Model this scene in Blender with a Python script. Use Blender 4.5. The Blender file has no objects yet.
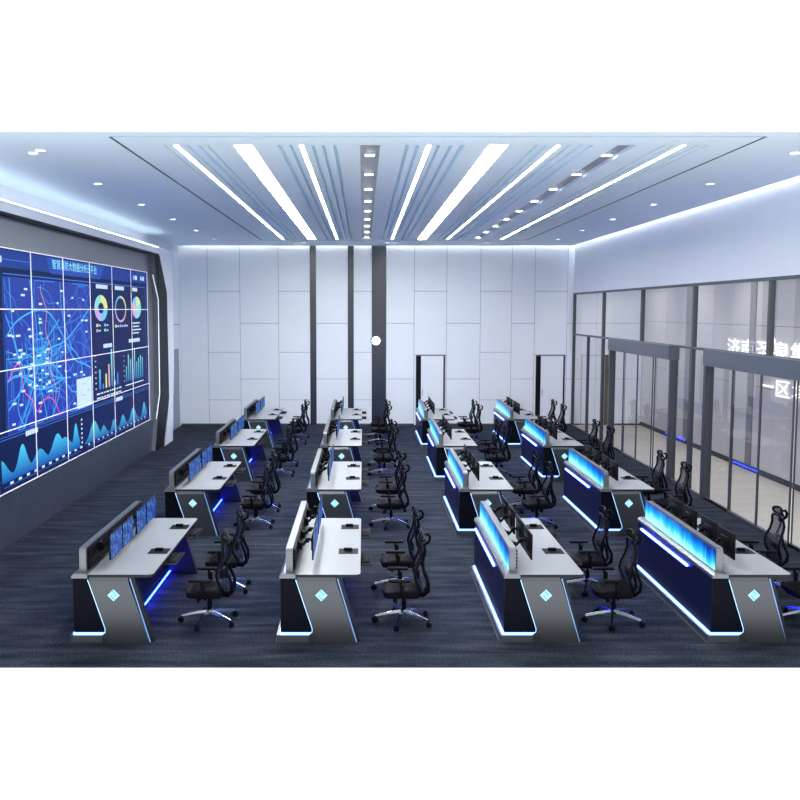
import bpy, bmesh, math, random
from mathutils import Vector
PI = math.pi
sc = bpy.context.scene
COL = sc.collection
R = math.radians

# ------------------------------------------------------------------ materials
def pm(name, col, rough=.5, metal=0.0, emit=None, es=1.0, spec=None, coat=0.0):
    m = bpy.data.materials.new(name); m.use_nodes = True
    b = m.node_tree.nodes['Principled BSDF']
    b.inputs['Base Color'].default_value = (*col, 1)
    b.inputs['Roughness'].default_value = rough
    b.inputs['Metallic'].default_value = metal
    if spec is not None: b.inputs['Specular IOR Level'].default_value = spec
    if coat: b.inputs['Coat Weight'].default_value = coat
    if emit:
        b.inputs['Emission Color'].default_value = (*emit, 1)
        b.inputs['Emission Strength'].default_value = es
    return m

def nn(m, t, **kw):
    n = m.node_tree.nodes.new(t)
    for k, v in kw.items(): setattr(n, k, v)
    return n
def lk(m, a, b): m.node_tree.links.new(a, b)
def bsdf(m): return m.node_tree.nodes['Principled BSDF']

def noise_tint(m, c1, c2, scale=(1, 1, 1), ns=5.0, detail=6, lo=.35, hi=.65, rough=None, bump=0):
    tc = nn(m, 'ShaderNodeTexCoord'); mp = nn(m, 'ShaderNodeMapping')
    mp.inputs['Scale'].default_value = scale
    no = nn(m, 'ShaderNodeTexNoise'); no.inputs['Scale'].default_value = ns; no.inputs['Detail'].default_value = detail
    rp = nn(m, 'ShaderNodeValToRGB')
    rp.color_ramp.elements[0].position = lo; rp.color_ramp.elements[1].position = hi
    rp.color_ramp.elements[0].color = (*c1, 1); rp.color_ramp.elements[1].color = (*c2, 1)
    lk(m, tc.outputs['Object'], mp.inputs['Vector']); lk(m, mp.outputs[0], no.inputs['Vector'])
    lk(m, no.outputs['Fac'], rp.inputs['Fac']); lk(m, rp.outputs['Color'], bsdf(m).inputs['Base Color'])
    if bump:
        bp = nn(m, 'ShaderNodeBump'); bp.inputs['Strength'].default_value = bump; bp.inputs['Distance'].default_value = .004
        lk(m, no.outputs['Fac'], bp.inputs['Height']); lk(m, bp.outputs[0], bsdf(m).inputs['Normal'])
    return m, rp

M = {}
M['wall'] = noise_tint(pm('wall paint', (.77, .785, .81), .45), (.765, .78, .805), (.78, .795, .82), ns=2)[0]
M['ceil'] = pm('ceiling paint', (.83, .95, .99), .6)
M['seam'] = pm('shadow seam', (.05, .055, .07), .7)
M['darkstrip'] = pm('dark glossy laminate', (.03, .034, .05), .22)
M['recess'] = pm('grey recess panel', (.12, .13, .155), .35)
M['base_grey'] = noise_tint(pm('dark slate panel', (.04, .045, .06), .4), (.032, .037, .052), (.045, .05, .066), ns=3)[0]
M['bevel'] = pm('dark gloss bevel', (.008, .008, .012), .4, spec=.08)
M['frame_white'] = pm('white lacquer', (.82, .83, .86), .25)
M['mullion'] = pm('grey anodised frame', (.055, .06, .07), .4, .3)
M['header'] = pm('door header grey', (.08, .09, .115), .4, .2)
M['silver'] = pm('brushed silver', (.20, .205, .225), .33, .9)
M['silver2'] = pm('satin silver', (.17, .175, .19), .36, .7)
M['silver_panel'] = pm('brushed end panel', (.33, .34, .36), .36, .85)
M['black'] = pm('black panel', (.004, .005, .009), .4, spec=.04)
M['navy'] = pm('navy lacquer', (.003, .004, .022), .4, spec=.15)
M['dark_side'] = pm('dark edge band', (.02, .02, .024), .4, spec=.15)
M['top'] = pm('white laminate', (.30, .305, .32), .35, spec=.3)
M['plastic'] = pm('black plastic', (.004, .004, .006), .45, spec=.06)
M['matblack'] = pm('monitor back', (.006, .006, .009), .5, spec=.1)
M['leather'] = pm('black leather', (.006, .006, .008), .5, spec=.02)
M['chrome'] = pm('polished alloy', (.34, .36, .40), .22, 1.0)
M['grey_tray'] = pm('grey keyboard tray', (.02, .021, .025), .6, 0, spec=.03)
M['keys'] = pm('keyboard keys', (.012, .012, .015), .6, spec=.03)
M['led_w'] = pm('cool white light line', (.5, .7, 1), .4, emit=(.28, .55, 1), es=1.3)
M['led_thin'] = pm('faint blue edge line', (.1, .2, .4), .4, emit=(.20, .42, .9), es=.75)
M['led_b'] = pm('blue light line', (.1, .2, 1), .4, emit=(.005, .016, 1), es=95)
M['led_plinth'] = pm('blue white plinth line', (.4, .6, 1), .4, emit=(.12, .26, 1), es=5)
M['bar'] = pm('blue white light bar', (.5, .6, 1), .4, emit=(.04, .075, 1), es=26)
M['lamp'] = pm('lamp diffuser', (1, 1, 1), .5, emit=(.93, .97, 1), es=26)
M['lampthin'] = pm('slim lamp diffuser', (1, 1, 1), .5, emit=(.92, .97, 1), es=18)
M['cove'] = pm('cove light', (1, 1, 1), .5, emit=(.85, .93, 1), es=2.4)
M['corrlamp'] = pm('corridor fill lamp', (1, 1, 1), .5, emit=(1, .98, .95), es=15)
M['cove2'] = pm('cove light strong', (1, 1, 1), .5, emit=(.9, .95, 1), es=9)
M['down'] = pm('downlight lens', (1, 1, 1), .5, emit=(.95, .98, 1), es=10)
M['downring'] = pm('downlight ring', (.75, .77, .8), .3, .3)
M['corrwall'] = pm('corridor panel', (.60, .58, .58), .5)
M['wood'] = pm('pale floorboards', (.55, .5, .44), .35)
M['olive'] = pm('olive door', (.16, .14, .09), .5)
M['letters'] = pm('white lit letters', (1, 1, 1), .5, emit=(1, 1, 1), es=1.6)
M['door_grey'] = pm('blue grey door', (.24, .28, .35), .45)
M['void'] = pm('dark opening', (.004, .004, .006), .9)

# brushed metal streaks on the end panels
noise_tint(M['silver_panel'], (.088, .092, .10), (.10, .104, .113), scale=(2, 2, 60), ns=3, lo=.3, hi=.7)

# carpet: woven streaks running across the room
m = M['carpet'] = pm('streaked carpet', (.03, .035, .05), .95, spec=.1)
tc = nn(m, 'ShaderNodeTexCoord')
def nz(scale, ns, det):
    mp = nn(m, 'ShaderNodeMapping'); mp.inputs['Scale'].default_value = scale
    n = nn(m, 'ShaderNodeTexNoise'); n.inputs['Scale'].default_value = ns; n.inputs['Detail'].default_value = det
    lk(m, tc.outputs['Object'], mp.inputs['Vector']); lk(m, mp.outputs[0], n.inputs['Vector']); return n
a = nz((.7, 3.2, 1), 1.8, 9); b = nz((9, 16, 1), 5, 4); c = nz((.35, 9, 1), 1.2, 5)
mx = nn(m, 'ShaderNodeMix', data_type='FLOAT'); mx.inputs[0].default_value = .58
lk(m, a.outputs['Fac'], mx.inputs[2]); lk(m, b.outputs['Fac'], mx.inputs[3])
rp = nn(m, 'ShaderNodeValToRGB'); cr = rp.color_ramp
cr.elements[0].position = .38; cr.elements[0].color = (.004, .006, .012, 1)
cr.elements[1].position = .64; cr.elements[1].color = (.058, .066, .092, 1)
e = cr.elements.new(.5); e.color = (.017, .021, .033, 1)
lk(m, mx.outputs[0], rp.inputs['Fac'])
rp2 = nn(m, 'ShaderNodeValToRGB'); rp2.color_ramp.elements[0].position = .62; rp2.color_ramp.elements[1].position = .74
rp2.color_ramp.elements[1].color = (.4, .4, .4, 1)
lk(m, c.outputs['Fac'], rp2.inputs['Fac'])
mc = nn(m, 'ShaderNodeMix', data_type='RGBA'); mc.inputs[7].default_value = (.085, .060, .045, 1)
lk(m, rp2.outputs['Color'], mc.inputs[0]); lk(m, rp.outputs['Color'], mc.inputs[6])
lk(m, mc.outputs[2], bsdf(m).inputs['Base Color'])
bp = nn(m, 'ShaderNodeBump'); bp.inputs['Strength'].default_value = .8; bp.inputs['Distance'].default_value = .012
lk(m, b.outputs['Fac'], bp.inputs['Height']); lk(m, bp.outputs[0], bsdf(m).inputs['Normal'])

# pale boards in the corridor
m = M['wood']; tc = nn(m, 'ShaderNodeTexCoord'); mp = nn(m, 'ShaderNodeMapping')
mp.inputs['Scale'].default_value = (1, 1, 1)
bk = nn(m, 'ShaderNodeTexBrick'); bk.inputs['Scale'].default_value = 1.0
bk.inputs['Color1'].default_value = (.66, .60, .53, 1); bk.inputs['Color2'].default_value = (.72, .66, .59, 1)
bk.inputs['Mortar'].default_value = (.45, .40, .35, 1); bk.inputs['Mortar Size'].default_value = .004
bk.inputs['Brick Width'].default_value = 1.4; bk.inputs['Row Height'].default_value = .18
lk(m, tc.outputs['Object'], mp.inputs['Vector']); lk(m, mp.outputs[0], bk.inputs['Vector'])
lk(m, bk.outputs['Color'], bsdf(m).inputs['Base Color'])

# glass
m = M['glass'] = bpy.data.materials.new('partition glass'); m.use_nodes = True
nt = m.node_tree; nt.nodes.clear()
o_ = nn(m, 'ShaderNodeOutputMaterial'); ms = nn(m, 'ShaderNodeMixShader')
tr = nn(m, 'ShaderNodeBsdfTransparent'); tr.inputs['Color'].default_value = (.80, .81, .82, 1)
gl = nn(m, 'ShaderNodeBsdfGlossy'); gl.inputs['Roughness'].default_value = .01; gl.inputs['Color'].default_value = (.9, .93, 1, 1)
fr = nn(m, 'ShaderNodeFresnel'); ge = nn(m, 'ShaderNodeNewGeometry'); mi_ = nn(m, 'ShaderNodeMapRange')
mi_.inputs['To Min'].default_value = 1.6; mi_.inputs['To Max'].default_value = 1 / 1.6
lk(m, ge.outputs['Backfacing'], mi_.inputs['Value']); lk(m, mi_.outputs[0], fr.inputs['IOR'])
lk(m, fr.outputs[0], ms.inputs[0]); lk(m, tr.outputs[0], ms.inputs[1]); lk(m, gl.outputs[0], ms.inputs[2]); lk(m, ms.outputs[0], o_.inputs[0])

# chair mesh fabric: open weave, partly see-through
m = M['mesh'] = pm('black mesh weave', (.012, .013, .018), .6)
bsdf(m).inputs['Alpha'].default_value = .75

# glowing crest screen: cyan city glow with dark blue streaks
m = M['crest'] = pm('glowing cyan screen', (0, 0, 0), .3)
tc = nn(m, 'ShaderNodeTexCoord'); sp = nn(m, 'ShaderNodeSeparateXYZ'); lk(m, tc.outputs['Object'], sp.inputs[0])
mp = nn(m, 'ShaderNodeMapping'); mp.inputs['Scale'].default_value = (1, 9, .8)
n1 = nn(m, 'ShaderNodeTexNoise'); n1.inputs['Scale'].default_value = 2.6; n1.inputs['Detail'].default_value = 5
lk(m, tc.outputs['Object'], mp.inputs['Vector']); lk(m, mp.outputs[0], n1.inputs['Vector'])
mr = nn(m, 'ShaderNodeMapRange'); mr.inputs['From Min'].default_value = .80; mr.inputs['From Max'].default_value = 1.05
mr.inputs['To Min'].default_value = .95; mr.inputs['To Max'].default_value = -.05
lk(m, sp.outputs[2], mr.inputs['Value'])
n2 = nn(m, 'ShaderNodeTexNoise'); n2.inputs['Scale'].default_value = 1.6
lk(m, tc.outputs['Object'], n2.inputs['Vector'])
ad = nn(m, 'ShaderNodeMath', operation='ADD'); lk(m, mr.outputs[0], ad.inputs[0]); lk(m, n1.outputs['Fac'], ad.inputs[1])
ad2 = nn(m, 'ShaderNodeMath', operation='ADD'); lk(m, ad.outputs[0], ad2.inputs[0]); lk(m, n2.outputs['Fac'], ad2.inputs[1])
hf = nn(m, 'ShaderNodeMath', operation='MULTIPLY'); hf.inputs[1].default_value = .5; lk(m, ad2.outputs[0], hf.inputs[0])
rp = nn(m, 'ShaderNodeValToRGB'); cr = rp.color_ramp
cr.elements[0].position = .50; cr.elements[0].color = (.0, .022, .22, 1)
cr.elements[1].position = .95; cr.elements[1].color = (.35, .95, 1, 1)
e = cr.elements.new(.62); e.color = (.0, .16, .70, 1)
e = cr.elements.new(.78); e.color = (.02, .48, .90, 1)
lk(m, hf.outputs[0], rp.inputs['Fac']); lk(m, rp.outputs['Color'], bsdf(m).inputs['Emission Color'])
bsdf(m).inputs['Emission Strength'].default_value = 1.25

def flat(name, col, s=1.0):
    return pm(name, (0.003, .003, .006), .5, emit=col, es=s, spec=.03)
def gradz(name, z0, z1, c0, c1, s=1.0):
    m = pm(name, (0.003, .003, .006), .5, spec=.03)
    tc = nn(m, 'ShaderNodeTexCoord'); sp = nn(m, 'ShaderNodeSeparateXYZ'); lk(m, tc.outputs['Object'], sp.inputs[0])
    mr = nn(m, 'ShaderNodeMapRange'); mr.inputs['From Min'].default_value = z0; mr.inputs['From Max'].default_value = z1
    rp = nn(m, 'ShaderNodeValToRGB'); rp.color_ramp.elements[0].color = (*c0, 1); rp.color_ramp.elements[1].color = (*c1, 1)
    lk(m, sp.outputs[2], mr.inputs['Value']); lk(m, mr.outputs[0], rp.inputs['Fac'])
    lk(m, rp.outputs['Color'], bsdf(m).inputs['Emission Color']); bsdf(m).inputs['Emission Strength'].default_value = s
    return m
M['v_navy'] = flat('screen navy', (.005, .013, .075))
M['v_map'] = gradz('screen map blue', 1.7, 4.2, (.020, .045, .42), (.022, .055, .36))
M['v_head'] = flat('screen header blue', (.012, .045, .28))
M['v_head2'] = flat('screen header tab', (.020, .075, .42))
M['v_line'] = flat('screen line blue', (.06, .22, .85))
M['v_road'] = flat('screen road cyan', (.06, .45, .95))
M['v_road2'] = flat('screen road blue', (.05, .22, .80))
M['v_white'] = flat('screen label white', (.62, .80, 1.0))
M['v_card'] = flat('screen card', (.58, .76, .85))
M['v_card2'] = flat('screen card sketch', (.38, .58, .66))
M['v_pink'] = flat('screen route pink', (.75, .12, .50))
M['v_tan'] = flat('screen route tan', (.65, .35, .30))
M['v_yellow'] = flat('screen yellow', (.70, .75, .30))
M['v_mint'] = flat('screen mint', (.25, .70, .65))
M['v_lilac'] = flat('screen lilac', (.50, .40, .85))
M['v_cyan'] = flat('screen sky blue', (.15, .55, .85))
M['v_peach'] = flat('screen peach', (.75, .42, .42))
M['v_title'] = flat('screen title cyan', (.30, .85, 1.0), 1.1)
M['v_wave'] = gradz('screen wave blue', 1.0, 1.5, (.01, .09, .42), (.07, .62, .95))
M['v_wave2'] = gradz('screen wave teal', 1.0, 1.45, (.015, .12, .42), (.10, .65, .70))
M['v_bar'] = gradz('screen bar teal', 1.95, 2.6, (.03, .20, .60), (.22, .75, .80))
M['bezel'] = pm('pale panel joint', (.85, .80, .84), .4, emit=(.8, .78, .9), es=.35)
M['rimled'] = pm('rim light', (.9, .9, .95), .4, emit=(.75, .75, .85), es=.9)
M['diamond'] = pm('lit badge pale', (.02, .05, .1), .4, spec=.1, emit=(.16, .52, 1), es=1.1)
M['diamond2'] = pm('lit badge white', (.02, .05, .1), .4, spec=.1, emit=(.42, .80, 1), es=1.2)

# monitor picture: little dashboard
m = M['mon'] = pm('monitor picture', (.005, .005, .01), .5)
tc = nn(m, 'ShaderNodeTexCoord'); mp = nn(m, 'ShaderNodeMapping'); mp.inputs['Scale'].default_value = (1, 28, 36)
vo = nn(m, 'ShaderNodeTexVoronoi', distance='CHEBYCHEV'); vo.inputs['Scale'].default_value = 1.0
lk(m, tc.outputs['Object'], mp.inputs['Vector']); lk(m, mp.outputs[0], vo.inputs['Vector'])
rp = nn(m, 'ShaderNodeValToRGB'); cr = rp.color_ramp; cr.interpolation = 'CONSTANT'
cr.elements[0].position = 0; cr.elements[0].color = (.006, .035, .30, 1)
cr.elements[1].position = .94; cr.elements[1].color = (.20, .50, .85, 1)
e = cr.elements.new(.38); e.color = (.008, .07, .42, 1)
e = cr.elements.new(.62); e.color = (.006, .022, .17, 1)
e = cr.elements.new(.80); e.color = (.02, .20, .62, 1)
sx = nn(m, 'ShaderNodeSeparateColor'); lk(m, vo.outputs['Color'], sx.inputs[0])
lk(m, sx.outputs[0], rp.inputs['Fac']); lk(m, rp.outputs['Color'], bsdf(m).inputs['Emission Color'])
bsdf(m).inputs['Emission Strength'].default_value = .8; bsdf(m).inputs['Specular IOR Level'].default_value = .1

# ------------------------------------------------------------------ mesh builder
class MB:
    def __init__(s): s.v = []; s.f = []; s.mi = []; s.sm = []
    def add(s, vs, fs, mi=0, smooth=False):
        o = len(s.v); s.v += [tuple(p) for p in vs]
        for f in fs: s.f.append([i + o for i in f]); s.mi.append(mi); s.sm.append(smooth)
        return s
    def box(s, x0, x1, y0, y1, z0, z1, mi=0):
        v = [(x, y, z) for z in (z0, z1) for y in (y0, y1) for x in (x0, x1)]
        f = [(0, 2, 3, 1), (4, 5, 7, 6), (0, 1, 5, 4), (2, 6, 7, 3), (0, 4, 6, 2), (1, 3, 7, 5)]
        return s.add(v, f, mi)
    def rbox(s, c, d, r=.01, seg=2, mi=0, rot=None, smooth=True):
        bm = bmesh.new(); bmesh.ops.create_cube(bm, size=1)
        for v in bm.verts: v.co = Vector((v.co.x * d[0], v.co.y * d[1], v.co.z * d[2]))
        bmesh.ops.bevel(bm, geom=bm.edges[:], offset=min(r, min(d) * .49), segments=seg, profile=.5, affect='EDGES')
        if rot is not None: bmesh.ops.transform(bm, matrix=rot.to_4x4(), verts=bm.verts)
        bm.verts.index_update()
        s.add([v.co + Vector(c) for v in bm.verts], [[v.index for v in f.verts] for f in bm.faces], mi, smooth)
        bm.free(); return s
    def prism(s, pts, axis, a, b, mi=0, mside=None, smooth=False):
        """pts: outline in the two axes other than axis, extruded a..b"""
        n = len(pts)
        def P(p, t):
            if axis == 0: return (t, p[0], p[1])
            if axis == 1: return (p[0], t, p[1])
            return (p[0], p[1], t)
        v = [P(p, a) for p in pts] + [P(p, b) for p in pts]
        area = sum(pts[i][0] * pts[(i + 1) % n][1] - pts[(i + 1) % n][0] * pts[i][1] for i in range(n))
        ccw = (area > 0) ^ (axis == 1)
        lo, hi = list(range(n)), list(range(n, 2 * n))
        s.add(v, [lo[::-1] if ccw else lo, hi if ccw else hi[::-1]], mi)
        o = len(s.v) - 2 * n
        for i in range(n):
            j = (i + 1) % n
            q = [o + i, o + j, o + n + j, o + n + i]
            s.f.append(q if ccw else q[::-1]); s.mi.append(mi if mside is None else mside); s.sm.append(smooth)
        return s
    def tube(s, path, r, seg=8, mi=0, caps=True, closed=False):
        path = [Vector(p) for p in path]; n = len(path)
        rr = r if isinstance(r, (list, tuple)) else [r] * n
        rings = []; up = None
        for i, p in enumerate(path):
            if closed: t = (path[(i + 1) % n] - path[i - 1]).normalized()
            else: t = (path[min(i + 1, n - 1)] - path[max(i - 1, 0)]).normalized()
            if up is None:
                up = Vector((0, 0, 1)) if abs(t.z) < .9 else Vector((0, 1, 0))
            a = t.cross(up).normalized(); b = a.cross(t).normalized(); up = b
            rings.append([p + (a * math.cos(k * 2 * PI / seg) + b * math.sin(k * 2 * PI / seg)) * rr[i] for k in range(seg)])
        v = [q for g in rings for q in g]; f = []
        for i in range(n if closed else n - 1):
            j = (i + 1) % n
            for k in range(seg):
                l = (k + 1) % seg
                f.append((i * seg + k, i * seg + l, j * seg + l, j * seg + k))
        s.add(v, f, mi, True)
        if caps and not closed:
            o = len(s.v) - len(v)
            s.f.append([o + k for k in range(seg)][::-1]); s.mi.append(mi); s.sm.append(False)
            s.f.append([o + (n - 1) * seg + k for k in range(seg)]); s.mi.append(mi); s.sm.append(False)
        return s
    def cyl(s, c, r, h, axis=2, seg=20, mi=0, r2=None):
        r2 = r if r2 is None else r2
        c = Vector(c); d = [Vector((1, 0, 0)), Vector((0, 1, 0)), Vector((0, 0, 1))][axis]
        return s.tube([c - d * h / 2, c + d * h / 2], [r, r2], seg, mi)
    def quad_ribbon(s, pts, w, X, mi=0):
        """thin line drawn on a plane x=X, through (y,z) points"""
        n = len(pts); v = []
        for i, p in enumerate(pts):
            a = pts[max(i - 1, 0)]; b = pts[min(i + 1, n - 1)]
            t = Vector((b[0] - a[0], b[1] - a[1])); t = t.normalized() if t.length > 1e-6 else Vector((1, 0))
            nx, nz_ = -t.y * w / 2, t.x * w / 2
            v += [(X, p[0] + nx, p[1] + nz_), (X, p[0] - nx, p[1] - nz_)]
        return s.add(v, [(2 * i, 2 * i + 1, 2 * i + 3, 2 * i + 2) for i in range(n - 1)], mi)
    def build(s, name, mats, parent=None, loc=None):
        me = bpy.data.meshes.new(name); me.from_pydata(s.v, [], s.f)
        for m_ in (mats if isinstance(mats, (list, tuple)) else [mats]): me.materials.append(m_)
        me.polygons.foreach_set('material_index', s.mi); me.polygons.foreach_set('use_smooth', s.sm)
        me.update()
        o = bpy.data.objects.new(name, me); COL.objects.link(o)
        if parent is not None: o.parent = parent
        if loc: o.location = loc
        return o

def box(name, m_, x0, x1, y0, y1, z0, z1, parent=None):
    return MB().box(x0, x1, y0, y1, z0, z1).build(name, m_, parent)
def struct(o): o['kind'] = 'structure'; return o
def tag(o, label, cat, group=None):
    o['label'] = label; o['category'] = cat
    if group: o['group'] = group
    return o
def empty(name, loc=(0, 0, 0)):
    o = bpy.data.objects.new(name, None); COL.objects.link(o); o.location = loc; o.empty_display_size = .1; return o
def copy_tree(o, parent=None):
    c = o.copy(); COL.objects.link(c)
    if parent is not None: c.parent = parent
    for ch in list(KIDS.get(o.name, ())) if o.name in KIDS else list(o.children):
        copy_tree(ch, c)
    return c
KIDS = {}

# ------------------------------------------------------------------ room shell
XL, XG, XC, YB, YF, ZC = -5.85, 6.65, 8.85, 30.24, 9.45, 5.68
YCF = 11.0
struct(MB().add([(-6.2, 9.48, 0), (XG + .04, 9.48, 0), (XG + .04, YB + .1, 0), (-6.2, YB + .1, 0)], [(0, 1, 2, 3)]).build('floor', M['carpet']))
struct(MB().add([(XG + .04, 9.48, 0), (XC + .1, 9.48, 0), (XC + .1, YB + .1, 0), (XG + .04, YB + .1, 0)], [(0, 1, 2, 3)]).build('floor_corridor', M['wood']))

# ceiling with slots
slots = [(-2.445, .02, 'g'), (-2.31, .07, 'W'), (-2.17, .05, 'g'), (-2.03, .045, 'g'), (-1.92, .03, 'g'), (-1.485, .25, 'L'),
         (-1.045, .065, 'g'), (-.90, .045, 'g'), (-.77, .06, 'W'), (-.63, .045, 'g'), (-.50, .045, 'g'), (-.36, .05, 'g'), (.075, .25, 'C'),
         (.53, .05, 'g'), (.66, .05, 'g'), (.80, .065, 'W'), (.92, .04, 'g'), (1.07, .045, 'g'), (1.21, .065, 'g'), (1.65, .26, 'L'),
         (2.12, .045, 'g'), (2.24, .045, 'g'), (2.385, .06, 'W'), (2.52, .05, 'g'), (2.65, .05, 'g'), (2.79, .055, 'g'), (3.225, .23, 'C'),
         (3.68, .025, 'g'), (3.80, .025, 'g'), (3.925, .07, 'W'), (4.08, .025, 'g'), (4.20, .02, 'g')]
Y0, Y1 = 11.89, 27.52
cm = MB()
XE = XG - .10
cm.box(-6.0, XE, YCF, 11.30, ZC, ZC + .008)
cm.box(-6.0, XE, 11.30, Y0, ZC, ZC + .012)
cm.box(-6.0, XE, Y1, YB - .09, ZC, ZC + .1)
cm.box(XE, XG + .1, 11.9, YB + .1, ZC + .12, ZC + .13)
cm.box(-6.0, XE, YB - .10, YB + .1, ZC + .12, ZC + .13)
cm.box(XE - .01, XE, 11.9, YB - .09, ZC, ZC + .13)
cm.box(-6.0, XE, YB - .10, YB - .09, ZC, ZC + .13)
edges = [-6.0]
for x, w, t in slots: edges += [x - w / 2, x + w / 2]
edges.append(XE)
for i in range(0, len(edges), 2):
    cm.box(edges[i], edges[i + 1], Y0, Y1, ZC, ZC + .09)
cm.box(-2.5, 4.3, Y0, Y1, ZC + .09, ZC + .10)
cm.box(-2.5, 4.3, Y0 - .01, Y0, ZC, ZC + .10)
struct(cm.build('ceiling', M['ceil']))
tm = MB()
for x in (-2.96, 4.68): tm.box(x - .014, x + .014, 11.3, 27.7, ZC - .004, ZC + .001)
tm.box(-2.96, 4.68, 27.69, 27.71, ZC - .004, ZC + .001)
struct(tm.build('trim_1', M['seam']))
tm = MB(); tm.box(-2.96, 4.68, 11.29, 11.315, ZC - .003, ZC + .001)
struct(tm.build('trim_2', pm('faint grey joint', (.35, .38, .44), .6)))

names = {-2.31: 'slim white light line closest to the video wall', -.77: 'slim white light line just on the video wall side of the middle spotlight channel',
         .80: 'slim white light line just past the middle spotlight channel', 2.385: 'slim white light line between the broad lamp and the second spotlight channel',
         3.925: 'slim white light line closest to the glass partition'}
nch = 0
for x, w, t in slots:
    if t in 'WL':
        nm = 'ceiling_light'
        o = empty(nm, (x, Y0, ZC))
        h = w / 2 - (.0 if t == 'W' else .012)
        d = MB().box(-h, h, .01, Y1 - Y0 - .01, .018, .024).build('diffuser', M['lamp'] if t == 'L' else M['lampthin'], o)
        f = MB()
        fw = .012 if t == 'L' else .004
        for sg in (-1, 1):
            x0 = sg * w / 2; f.box(min(x0, x0 - sg * fw), max(x0, x0 - sg * fw), 0, Y1 - Y0, .001, .017)
        f.build('housing', M['frame_white'], o)
        if t == 'L':
            tag(o, 'broad glowing ceiling light strip ' + ('on the video wall side' if x < 0 else 'on the glass partition side'), 'ceiling light', 'broad ceiling light strips')
        else:
            tag(o, names[x], 'ceiling light', 'slim ceiling light lines')
    elif t == 'C':
        o = box('spotlight_channel', pm('channel interior %d' % nch, (.34, .34, .37), .3, .3), x - w / 2, x + w / 2, Y0, Y1, ZC + .05, ZC + .088)
        tag(o, 'grey recessed ceiling channel of spotlights, ' + ('middle of the ceiling' if x < 1 else 'nearer the glass partition'), 'ceiling channel', 'recessed spotlight channels'); nch += 1
        o['kind'] = 'thing'

# downlights: one built, then copied
def ord_(k): return ['first', 'second', 'third', 'fourth', 'fifth', 'sixth', 'seventh', 'eighth', 'ninth', 'tenth'][k]
def make_down(r):
    o = empty('downlight')
    MB().cyl((0, 0, .003), r * .8, .004, seg=20).build('lens', M['down'], o)
    f = MB(); f.tube([(r * math.cos(a) * .92, r * math.sin(a) * .92, 0.0) for a in [k * PI / 8 for k in range(16)]], r * .12, 6, closed=True)
    f.build('ring', M['downring'], o)
    return o
dproto = make_down(.075); used = False
def down(x, y, z, label, group):
    global used
    o = dproto if not used else copy_tree(dproto); used = True
    o.location = (x, y, z); tag(o, label, 'downlight', group)
for side, X in (('video wall', -4.24), ('glass partition', 5.52)):
    for k in range(6):
        y = 12.42 + k * 2.98
        down(X, y, ZC - .006, '%s round downlight from the camera in the row beside the %s' % (ord_(k).capitalize(), side), 'downlights beside the ' + side)
down(-4.08, 12.22, ZC - .006, 'extra round downlight paired with the closest one on the video wall side', 'downlights beside the video wall')
for k, (a, b) in enumerate(((-2.03, -1.80), (.70, .93), (3.45, 3.68))):
    place = ['towards the video wall', 'in the middle', 'towards the glass partition'][k]
    for j, x in enumerate((a, b)):
        down(x, 28.73, ZC - .006, '%s downlight of the back wall pair %s' % (['left', 'right'][j], place), 'downlights along the back wall')
sp0 = None
for x, nm in ((.075, 'middle'), (3.225, 'glass-side')):
    for k in range(9):
        y = 12.87 + k * 1.79
        if sp0 is None:
            o = empty('spotlight'); sp0 = o
            h = MB().rbox((0, 0, -.008), (.15, .15, .016), .004, 1, rot=None).build('housing', M['downring'], o)
            for j in (-1, 1):
                MB().box(-.06, .06, j * .035 - .02, j * .035 + .02, -.02, -.0165).build('lens', M['down'], o)
        else: o = copy_tree(sp0)
        o.location = (x, y, ZC + .05)
        tag(o, '%s twin spotlight from the camera in the %s ceiling channel' % (ord_(k).capitalize(), nm), 'spotlight', 'twin spotlights in the ceiling channels')

# back wall of seamed panels
A, B = [4.26, 2.33, .81], [3.25, 1.48]
cols = [(-5.85, -4.95, []), (-4.95, -3.93, A), (-3.93, -2.71, B), (-2.71, -1.71, A), (-1.52, -.51, B), (-.33, .25, A), (.70, 1.59, B),
        (1.59, 2.62, 'd'), (2.62, 3.69, B), (3.69, 4.68, A), (4.68, 5.41, B), (5.41, 6.44, 'd'), (6.44, 7.38, B), (7.38, XC, [3.25, 1.48])]
wb = MB(); g = .011
wb.box(-6.0, 1.6, YB + .02, YB + .12, 0, ZC + .12, 1)
wb.box(2.6, 5.42, YB + .02, YB + .12, 0, ZC + .12, 1); wb.box(6.42, XC + .1, YB + .02, YB + .12, 0, ZC + .12, 1)
wb.box(1.6, 2.6, YB + .02, YB + .12, 2.2, ZC + .12, 1); wb.box(5.42, 6.42, YB + .02, YB + .12, 2.2, ZC + .12, 1)
def pan(x0, x1, z0, z1): wb.box(x0 + g / 2, x1 - g / 2, YB, YB + .025, z0 + g / 2, z1 - g / 2, 0)
for x0, x1, hs in cols:
    if hs == 'd':
        pan(x0, x1, 4.26, ZC + .12)
        d0 = x0 + .07; d1 = x1 - .04
        pan(x0, x1, 2.25, 4.26); pan(x0, d0, 0, 2.25); pan(d1, x1, 0, 2.25)
    else:
        zz = [ZC + .12] + list(hs) + [0]
        for a, b in zip(zz, zz[1:]): pan(x0, x1, b, a)
struct(wb.build('wall_back', [M['wall'], M['seam']]))
for n_, (a, b) in enumerate(((-1.71, -1.52), (-.51, -.33), (.25, .70))):
    struct(box('trim_%d' % (n_ + 3), M['darkstrip'], a, b, YB - .03, YB + .02, 0, ZC - .01))
struct(MB().box(-5.85, 1.6, YB - .012, YB, 0, .05).box(2.6, 5.42, YB - .012, YB, 0, .05).box(6.42, XC, YB - .012, YB, 0, .05).build('baseboard_back', M['seam']))
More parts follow.
